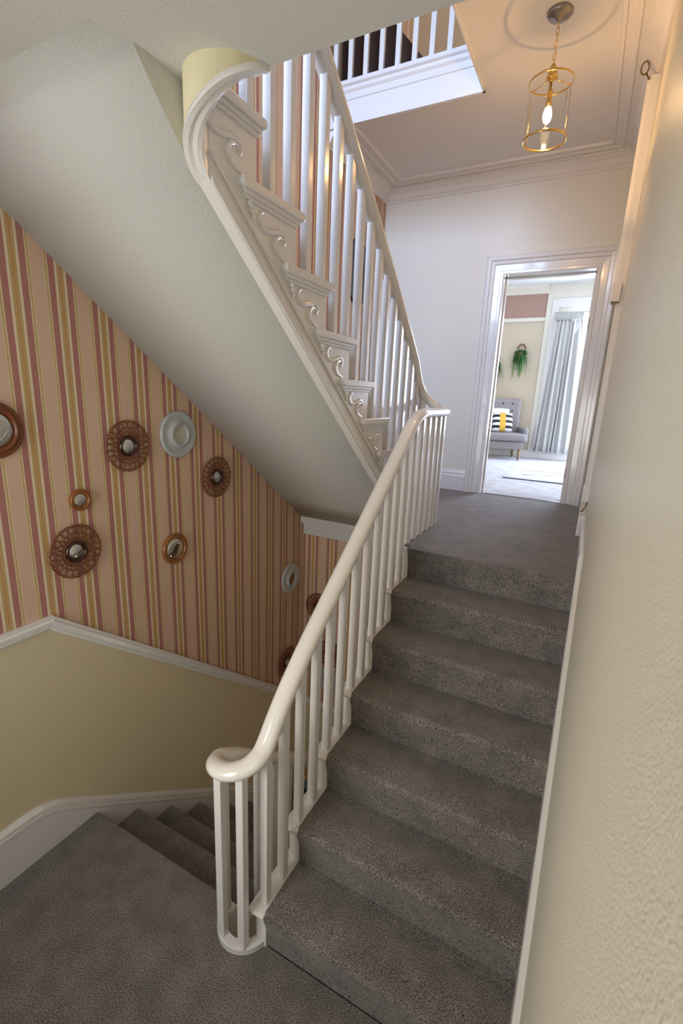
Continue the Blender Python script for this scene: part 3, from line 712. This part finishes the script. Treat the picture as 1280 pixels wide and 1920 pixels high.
# ------------------------------------------------------------------ pendant lantern
LX, LY = -.424, 1.92
pn = thing('pendant_lantern', 'brass cylinder lantern with clear glass and a lit bulb hanging from the landing ceiling', 'lamp', (LX, LY, 0))
mb = MB(); mb.lathe([(.062, ZC), (.064, ZC-.008), (.055, ZC-.020), (.030, ZC-.030), (.012, ZC-.038), (.004, ZC-.045)], 32, 'z'); mb.build('ceiling_rose', 'chrome', pn)
zt_, zb_, rr = 4.035-.045, 3.72, .112
def ringtube(r, z, t, n=40): return MB().tube([(r*math.cos(2*math.pi*i/n), r*math.sin(2*math.pi*i/n), z) for i in range(n)], t, t*1.5, n=8, closed=True)
nl = 7; L0 = ZC-.04; L1 = zt_+.075; lh = (L0-L1)/nl
for i in range(nl):
    zc = L0-lh*(i+.5); mb = MB(); pth = []
    for j in range(14):
        a = 2*math.pi*j/14; u, v = .008*math.cos(a), (lh*.62)*math.sin(a)
        pth.append((u, 0, zc+v) if i % 2 else (0, u, zc+v))
    mb.tube(pth, .0019, n=6, upv=(.3, .9, .1), closed=True); mb.build('chain_link', 'brass', pn)
mb = MB(); mb.lathe([(.006, zt_+.085), (.014, zt_+.075), (.020, zt_+.060), (.026, zt_+.030), (.030, zt_+.020), (.018, zt_+.012), (.010, zt_)], 24, 'z'); mb.build('top_cap', 'brass', pn)
ringtube(rr, zt_, .0035).build('top_ring', 'brass', pn)
ringtube(rr, zb_, .0045).build('bottom_ring', 'brass', pn)
mb = MB()
for i in range(3):
    a = 2*math.pi*i/3+.6; mb.tube([(.012*math.cos(a), .012*math.sin(a), zt_+.02), (.06*math.cos(a), .06*math.sin(a), zt_+.012), (rr*math.cos(a), rr*math.sin(a), zt_)], .0025, n=6)
mb.build('top_arms', 'brass', pn)
for i in range(3):
    a = 2*math.pi*i/3+.6; mb = MB(); mb.tube([((rr+.002)*math.cos(a), (rr+.002)*math.sin(a), zb_), ((rr+.002)*math.cos(a), (rr+.002)*math.sin(a), zt_)], .0022, n=6); mb.build('upright_rod', 'brass', pn)
mb = MB(); mb.lathe([(rr-.004, zb_+.004), (rr-.004, zt_-.003)], 48, 'z', cap=False); mb.build('glass_cylinder', 'pane', pn, fix=False)
mb = MB(); mb.lathe([(.005, zt_+.02), (.005, zt_-.03), (.014, zt_-.035), (.014, zt_-.11), (.010, zt_-.112)], 16, 'z'); mb.build('lamp_holder', 'brass', pn)
bz = zt_-.155
mb = MB(); mb.lathe([(.006, bz+.045), (.014, bz+.038), (.022, bz+.015), (.0235, bz), (.017, bz-.024), (.002, bz-.038)], 16, 'z'); mb.build('bulb', 'bulb', pn)
bl = bpy.data.lights.new('bulb_light', 'POINT'); bl.energy = 11; bl.color = (1, .55, .22); bl.shadow_soft_size = .012
bo = bpy.data.objects.new('bulb_light', bl); COL.objects.link(bo); bo.location = (0, 0, bz-.048); bo.parent = pn

# ------------------------------------------------------------------ right doorway post, brass ring and wall box
PY = 2.45
post = struct(thing('door_2', None, None, (0, PY, 0)), 'white door post standing proud of the right wall under the cornice', 'door')
mb = MB(); mb.prism([(.052, 0), (.030, .006), (.030, .10), (.036, .11), (.036, .13), (.13, .13), (.13, 0)], 'z', 3.02, 4.19); mb.build('architrave', 'gloss', post)
mb = MB(); mb.prism([(.068, 0), (.060, .006), (.060, .13), (.13, .13), (.13, 0)], 'z', ZL+.26, 3.02); mb.build('lower_architrave', 'gloss', post)
mb = MB(); mb.prism([(.062, -.004), (.052, .004), (.052, 1.12), (.13, 1.12), (.13, -.004)], 'z', ZL, ZL+.15); mb.build('plinth', 'gloss', post)
hk = thing('brass_ring_hook', 'small dark brass ring at the top of the white post on the right', 'hook', (.008, PY-.012, 4.19))
mb = MB(); mb.tube([(.020*math.cos(2*math.pi*i/20), 0, .036+.032*math.sin(2*math.pi*i/20)) for i in range(20)], .0045, n=8, upv=(0, 1, 0), closed=True); mb.build('ring', 'dark_brass', hk)
mb = MB(); mb.tube([(.012, 0, .006), (.022, 0, -.012), (.030, .012, -.020)], .005, n=8); mb.build('screw_eye', 'dark_brass', hk)
wb = thing('wall_bracket_box', 'small white block projecting from the white post on the right wall', 'bracket', (.05, PY, 3.02))
mb = MB(); mb.box((-.026, -.02, -.055), (.03, .05, .055)); mb.build('case', 'gloss', wb, bevel=.006)
mb = MB(); mb.box((-.018, -.014, -.062), (.026, .045, -.055)); mb.build('base_plate', 'dark_brass', wb)

# ------------------------------------------------------------------ bedroom beyond the doorway
YW = 7.55
struct(MB().box((-3.6, YF+.05, ZL-.1), (1.6, YW, ZL-.003)).build('floor_bedroom', 'bed_carpet'), 'pale carpet of the bedroom beyond the doorway', 'floor')
struct(MB().box((-3.6, YF+.18, 4.17), (1.6, YW+.2, 4.3)).build('ceiling_bedroom', 'room_ceiling'), 'white bedroom ceiling', 'ceiling')
struct(MB().box((-3.7, YF+.18, ZL-.1), (-3.6, YW, 4.3)).build('wall_bedroom_left', 'room_wall'), 'left bedroom wall', 'wall')
struct(MB().box((1.6, YF+.18, ZL-.1), (1.7, YW, 4.3)).build('wall_bedroom_right', 'room_wall'), 'right bedroom wall', 'wall')
WX0, WX1, WZ0, WZ1 = -.60, 1.2, 1.62, 3.82
mb = MB()
mb.box((-3.6, YW, ZL-.1), (-.88, YW+.2, 3.69), 0).box((-3.6, YW, 3.69), (-.88, YW+.2, 4.3), 1)
mb.box((-.88, YW-.03, ZL-.1), (WX0, YW+.2, 4.3), 2).box((WX1, YW-.03, ZL-.1), (1.6, YW+.2, 4.3), 2).box((WX0, YW-.03, WZ1), (WX1, YW+.2, 4.3), 2).box((WX0, YW-.03, ZL-.1), (WX1, YW+.2, WZ0), 2)
struct(mb.build('wall_bedroom_far', ['room_wall', 'frieze', 'hall']), 'cream bedroom wall with mauve frieze and window recess', 'wall')
wn = struct(thing('window_3', None, None, (WX0, YW+.08, WZ0)), 'bright white bedroom window beside the curtain', 'window')
ww, wh = WX1-WX0, WZ1-WZ0
mb = MB()
for x0, x1, a, b in ((0, .07, 0, wh), (ww-.07, ww, 0, wh), (.07, ww-.07, 0, .07), (.07, ww-.07, wh-.07, wh), (.07, ww-.07, wh*.74, wh*.74+.05), (ww*.36, ww*.36+.05, .07, wh-.07), (ww*.68, ww*.68+.05, .07, wh-.07)): mb.box((x0, -.03, a), (x1, .03, b))
mb.build('window_frame', 'gloss', wn)
mb = MB(); mb.box((.07, -.003, .07), (ww-.07, .003, wh-.07)); mb.build('pane', 'pane', wn)
mb = MB(); mb.box((-.05, -.18, -.03), (ww+.05, -.06, 0)); mb.build('sill', 'gloss', wn)
mb = MB(); mb.sweep([(0, -.12), (.02, -.12), (.05, -.08), (.10, -.03), (.12, 0), (0, 0)], [(-.88, YW, 4.17), (-3.6, YW, 4.17)], (0, 0, 1))
struct(mb.build('trim_9', 'hall'), 'coving at the top of the bedroom wall', 'trim')
mb = MB(); mb.box((-3.6, YW-.03, 3.63), (-.88, YW, 3.69)); struct(mb.build('trim_10', 'hall', bevel=.008), 'cream picture rail below the mauve frieze', 'trim')
mb = MB(); mb.box((-.80, YW-.06, 1.5), (-.70, YW-.03, 3.95)).box((-.70, YW-.06, 3.82), (1.3, YW-.03, 3.95)); struct(mb.build('trim_11', 'gloss', bevel=.01), 'white window architrave in the bedroom', 'trim')
skirt('baseboard_bedroom', [(WX0+2, YW-.03, ZL), (-3.6, YW-.03, ZL)], (0, 0, 1), .13, 'white skirting board of the bedroom')
# curtain
cu = thing('curtain', 'long pale grey pencil pleat curtain beside the bright bedroom window', 'curtain', (-.52, YW-.16, 0))
mb = MB(); nx, nz = 90, 16; vs = []
for j in range(nz+1):
    t = j/nz; z = 3.70-(3.70-1.53)*t; wd = .19+.085*t; am = .014+.026*t
    for i in range(nx+1):
        u = i/nx*2-1
        vs.append((u*wd+.012*math.sin(7*u+3*t), am*math.sin(u*21+.8*math.sin(5*u)+t*.7)+.3*am*math.sin(u*9+1), z))
mb.add(vs, [(j*(nx+1)+i, j*(nx+1)+i+1, (j+1)*(nx+1)+i+1, (j+1)*(nx+1)+i) for j in range(nz) for i in range(nx)], 0, True)
ob = mb.build('drape', 'curtain', cu); md = ob.modifiers.new('th', 'SOLIDIFY'); md.thickness = .004
mb = MB(); vs = []
for j in range(2):
    for i in range(nx+1):
        u = i/nx*2-1; vs.append((u*.192, -.004+.020*math.sin(u*44), 3.72-.10*j))
mb.add(vs, [(i, i+1, nx+2+i, nx+1+i) for i in range(nx)], 0, True); ob = mb.build('pleated_heading', 'curtain', cu); md = ob.modifiers.new('th', 'SOLIDIFY'); md.thickness = .012
mb = MB(); mb.tube([(-.22, .03, 3.735), (1.7, .03, 3.735)], .012, n=8); mb.build('curtain_track', 'gloss', cu)
# armchair
ac = thing('armchair', 'grey buttoned armchair with wooden legs in the bedroom corner', 'armchair', (-1.27, 7.10, ZL), R_(20))
def soft(name, a, b, mats, par, r=.03, seg=4):
    o = MB().box(a, b).build(name, mats, par)
    md = o.modifiers.new('bv', 'BEVEL'); md.width = r; md.segments = seg
    for p in o.data.polygons: p.use_smooth = True
    o.modifiers.new('wn', 'WEIGHTED_NORMAL'); return o
soft('base_frame', (-.30, -.26, .17), (.30, .28, .30), 'chair', ac, .02)
soft('seat_cushion', (-.29, -.31, .305), (.33, .22, .43), 'chair', ac, .045)
bk = soft('backrest', (-.31, .21, .28), (.31, .33, .98), 'chair', ac, .06)
for x in (-.16, 0, .16):
    for z in (.62, .78, .90):
        MB().ball((x, .208, z), .014, .008, .014).build('button', 'black_fabric', bk)
for s in (-1, 1):
    soft('arm', (s*.33-.045, -.22, .28), (s*.33+.045, .26, .52), 'chair', ac, .035)
for s, y in ((-1, -.22), (1, -.22), (-1, .24), (1, .24)):
    MB().lathe([(.014, 0), (.024, .17)], 12, 'z', (s*.25, y, 0)).build('leg', 'chair_leg', ac)
def cushion(name, label, loc, rz, tilt, w_, mats, pattern=False):
    e = thing(name, label, 'cushion', loc, rz); n = 14; vs = []; fs = []; ms = []
    for sd in (1, -1):
        for j in range(n+1):
            for i in range(n+1):
                u, v = i/n*2-1, j/n*2-1; th = .055*math.sqrt(max(0, (1-u**4)*(1-v**4)))
                y0 = -sd*th; z0 = v*w_*(1-.04*u*u); x0 = u*w_*(1-.04*v*v)
                c, s = math.cos(tilt), math.sin(tilt); vs.append((x0, y0*c+z0*s, -y0*s+z0*c+w_))
    mbc = MB()
    for k in range(2):
        o_ = k*(n+1)**2
        for j in range(n):
            for i in range(n):
                u = (i+.5)/n; mi = 0
                if pattern: mi = 2 if .34 < u < .62 else (1 if (j // 2) % 2 else 0)
                mbc.add([vs[o_+j*(n+1)+i], vs[o_+j*(n+1)+i+1], vs[o_+(j+1)*(n+1)+i+1], vs[o_+(j+1)*(n+1)+i]], [(0, 1, 2, 3)], mi, True)
    mbc.build('cover', mats, e); return e
cz = R_(20)
cushion('cushion', 'white cushion leaning on the armchair back behind the striped one', (-1.40, 7.19, ZL+.425), cz, R_(14), .20, ['white_fabric'])
cushion('cushion', 'black and white striped cushion with mustard panel on the armchair', (-1.28, 7.02, ZL+.43), cz, R_(22), .165, ['white_fabric', 'black_fabric', 'yellow_fabric'], True)
# rug
rg = thing('rug', 'pale bedroom rug with thin dark lines in front of the armchair', 'rug', (-.36, 5.5, ZL-.003))
MB().box((-.49, -.63, 0), (.62, .66, .014)).build('pile', 'rug', rg)
MB().box((-.49, -.642, .001), (.62, -.63, .013)).build('dark_edge', 'rug_line', rg)
for x, y, l, a in ((-.1, -.15, .5, .5), (.15, .12, .45, -.7), (-.2, .2, .35, .2)):
    o = MB().box((-l/2, -.008, .0135), (l/2, .008, .0155)).build('woven_line', 'rug_line', rg); o.location = (x, y, 0); o.rotation_euler = (0, 0, a)
# wall planters
def planter(x, z, label, s=1.0, seed=1):
    rnd = random.Random(seed)
    e = thing('hanging_planter', label, 'plant', (x, YW-.002, z), 0); e.scale = (s, s, s)
    mb = MB(); mb.tube([(.062*math.cos(R_(a)), -.045, .115+.075*math.sin(R_(a))) for a in range(0, 181, 15)], .012, n=8, upv=(0, 1, 0)); mb.build('handle', 'wicker', e)
    mb = MB(); mb.lathe([(.03, -.11), (.07, -.07), (.085, 0), (.080, .04)], 18, 'z', (0, -.09, .03)); mb.build('basket', 'wicker', e)
    for nm, cnt, mt, ln, wd in (('foliage', 420, 'leaf', (.05, .11), .012), ('trailing_foliage', 46, 'leaf_light', (.16, .46), .007)):
        mb = MB()
        for q in range(cnt):
            a = rnd.uniform(0, 2*math.pi); r = rnd.uniform(.0, .085); bx, by = r*math.cos(a), -.09+r*math.sin(a)
            l = rnd.uniform(*ln); trail = nm != 'foliage'
            px, py, pz = bx, by, .05+rnd.uniform(-.10, .05)*(0 if trail else 1)
            dx, dy = math.cos(a)*rnd.uniform(.2, .7), math.sin(a)*rnd.uniform(.1, .4); dz = rnd.uniform(-.3, .45) if not trail else .15
            pts = [Vector((px, py, pz))]
            for st_ in range(4):
                dz -= .45 if not trail else .9; v = Vector((dx, dy, dz)).normalized()*l/4; pts.append(pts[-1]+v); dx *= .75; dy *= .75
            sd = Vector((-math.sin(a), math.cos(a), .2)).normalized()
            vv = []
            for i, p in enumerate(pts):
                wq = wd*(1-abs(i/4-.35)*1.1); p = Vector((p.x, min(p.y, -.012), p.z)); vv += [p-sd*wq, p+sd*wq]
            mb.add(vv, [(2*i, 2*i+1, 2*i+3, 2*i+2) for i in range(4)], 0, True)
        ob = mb.build(nm, mt, e, fix=False); ob['kind'] = 'stuff'
    return e
planter(-1.185, 3.08, 'green trailing wall plant with brown handle nearer the curtain', 1.0, 3)
planter(-1.60, 2.90, 'green trailing wall plant half hidden by the door frame above the armchair', 1.0, 4)

# ------------------------------------------------------------------ glimpsed things in the lower hall
ct = thing('console_table', 'dark console table glimpsed low between the balusters', 'table', (-1.90, 2.163, -1.55))
MB().box((-.19, -.075, -.03), (.26, .075, 0)).build('table_top', 'dark_wood', ct)
for x, y in ((-.17, -.055), (.24, -.055), (-.17, .055), (.24, .055)): MB().box((x-.015, y-.015, -.30), (x+.015, y+.015, -.03)).build('leg', 'dark_wood', ct)
pt = thing('grey_pot', 'blue grey pot glimpsed between the balusters', 'pot', (-1.98, 2.163, -1.55))
MB().lathe([(.05, 0), (.068, .05), (.07, .10), (.06, .14), (.05, .15)], 20, 'z').build('body', 'pot', pt)
MB().lathe([(.052, .145), (.058, .15), (.058, .158), (.045, .16)], 20, 'z').build('brass_collar', 'brass', pt)
gv = thing('glass_jar', 'clear glass jar with a brass collar beside the grey pot', 'jar', (-1.81, 2.163, -1.55))
MB().lathe([(.055, 0), (.065, .03), (.065, .16), (.045, .20), (.05, .22)], 24, 'z').build('body', 'pane', gv, fix=False)
MB().lathe([(.052, .22), (.056, .225), (.056, .24), (.01, .25)], 20, 'z').build('lid', 'brass', gv)

# ------------------------------------------------------------------ groups of repeated things
GROUPS = {'lace_mirror': 'amber lace mirrors on the striped walls', 'round_wooden_mirror': 'round wooden mirrors on the striped wall', 'white_plate': 'white ring plates on the striped walls',
          'cushion': 'cushions on the bedroom armchair', 'hanging_planter': 'hanging planters on the bedroom wall'}
for o in scn.objects:
    k = o.name.split('.')[0]
    if o.parent is None and k in GROUPS: o['group'] = GROUPS[k]
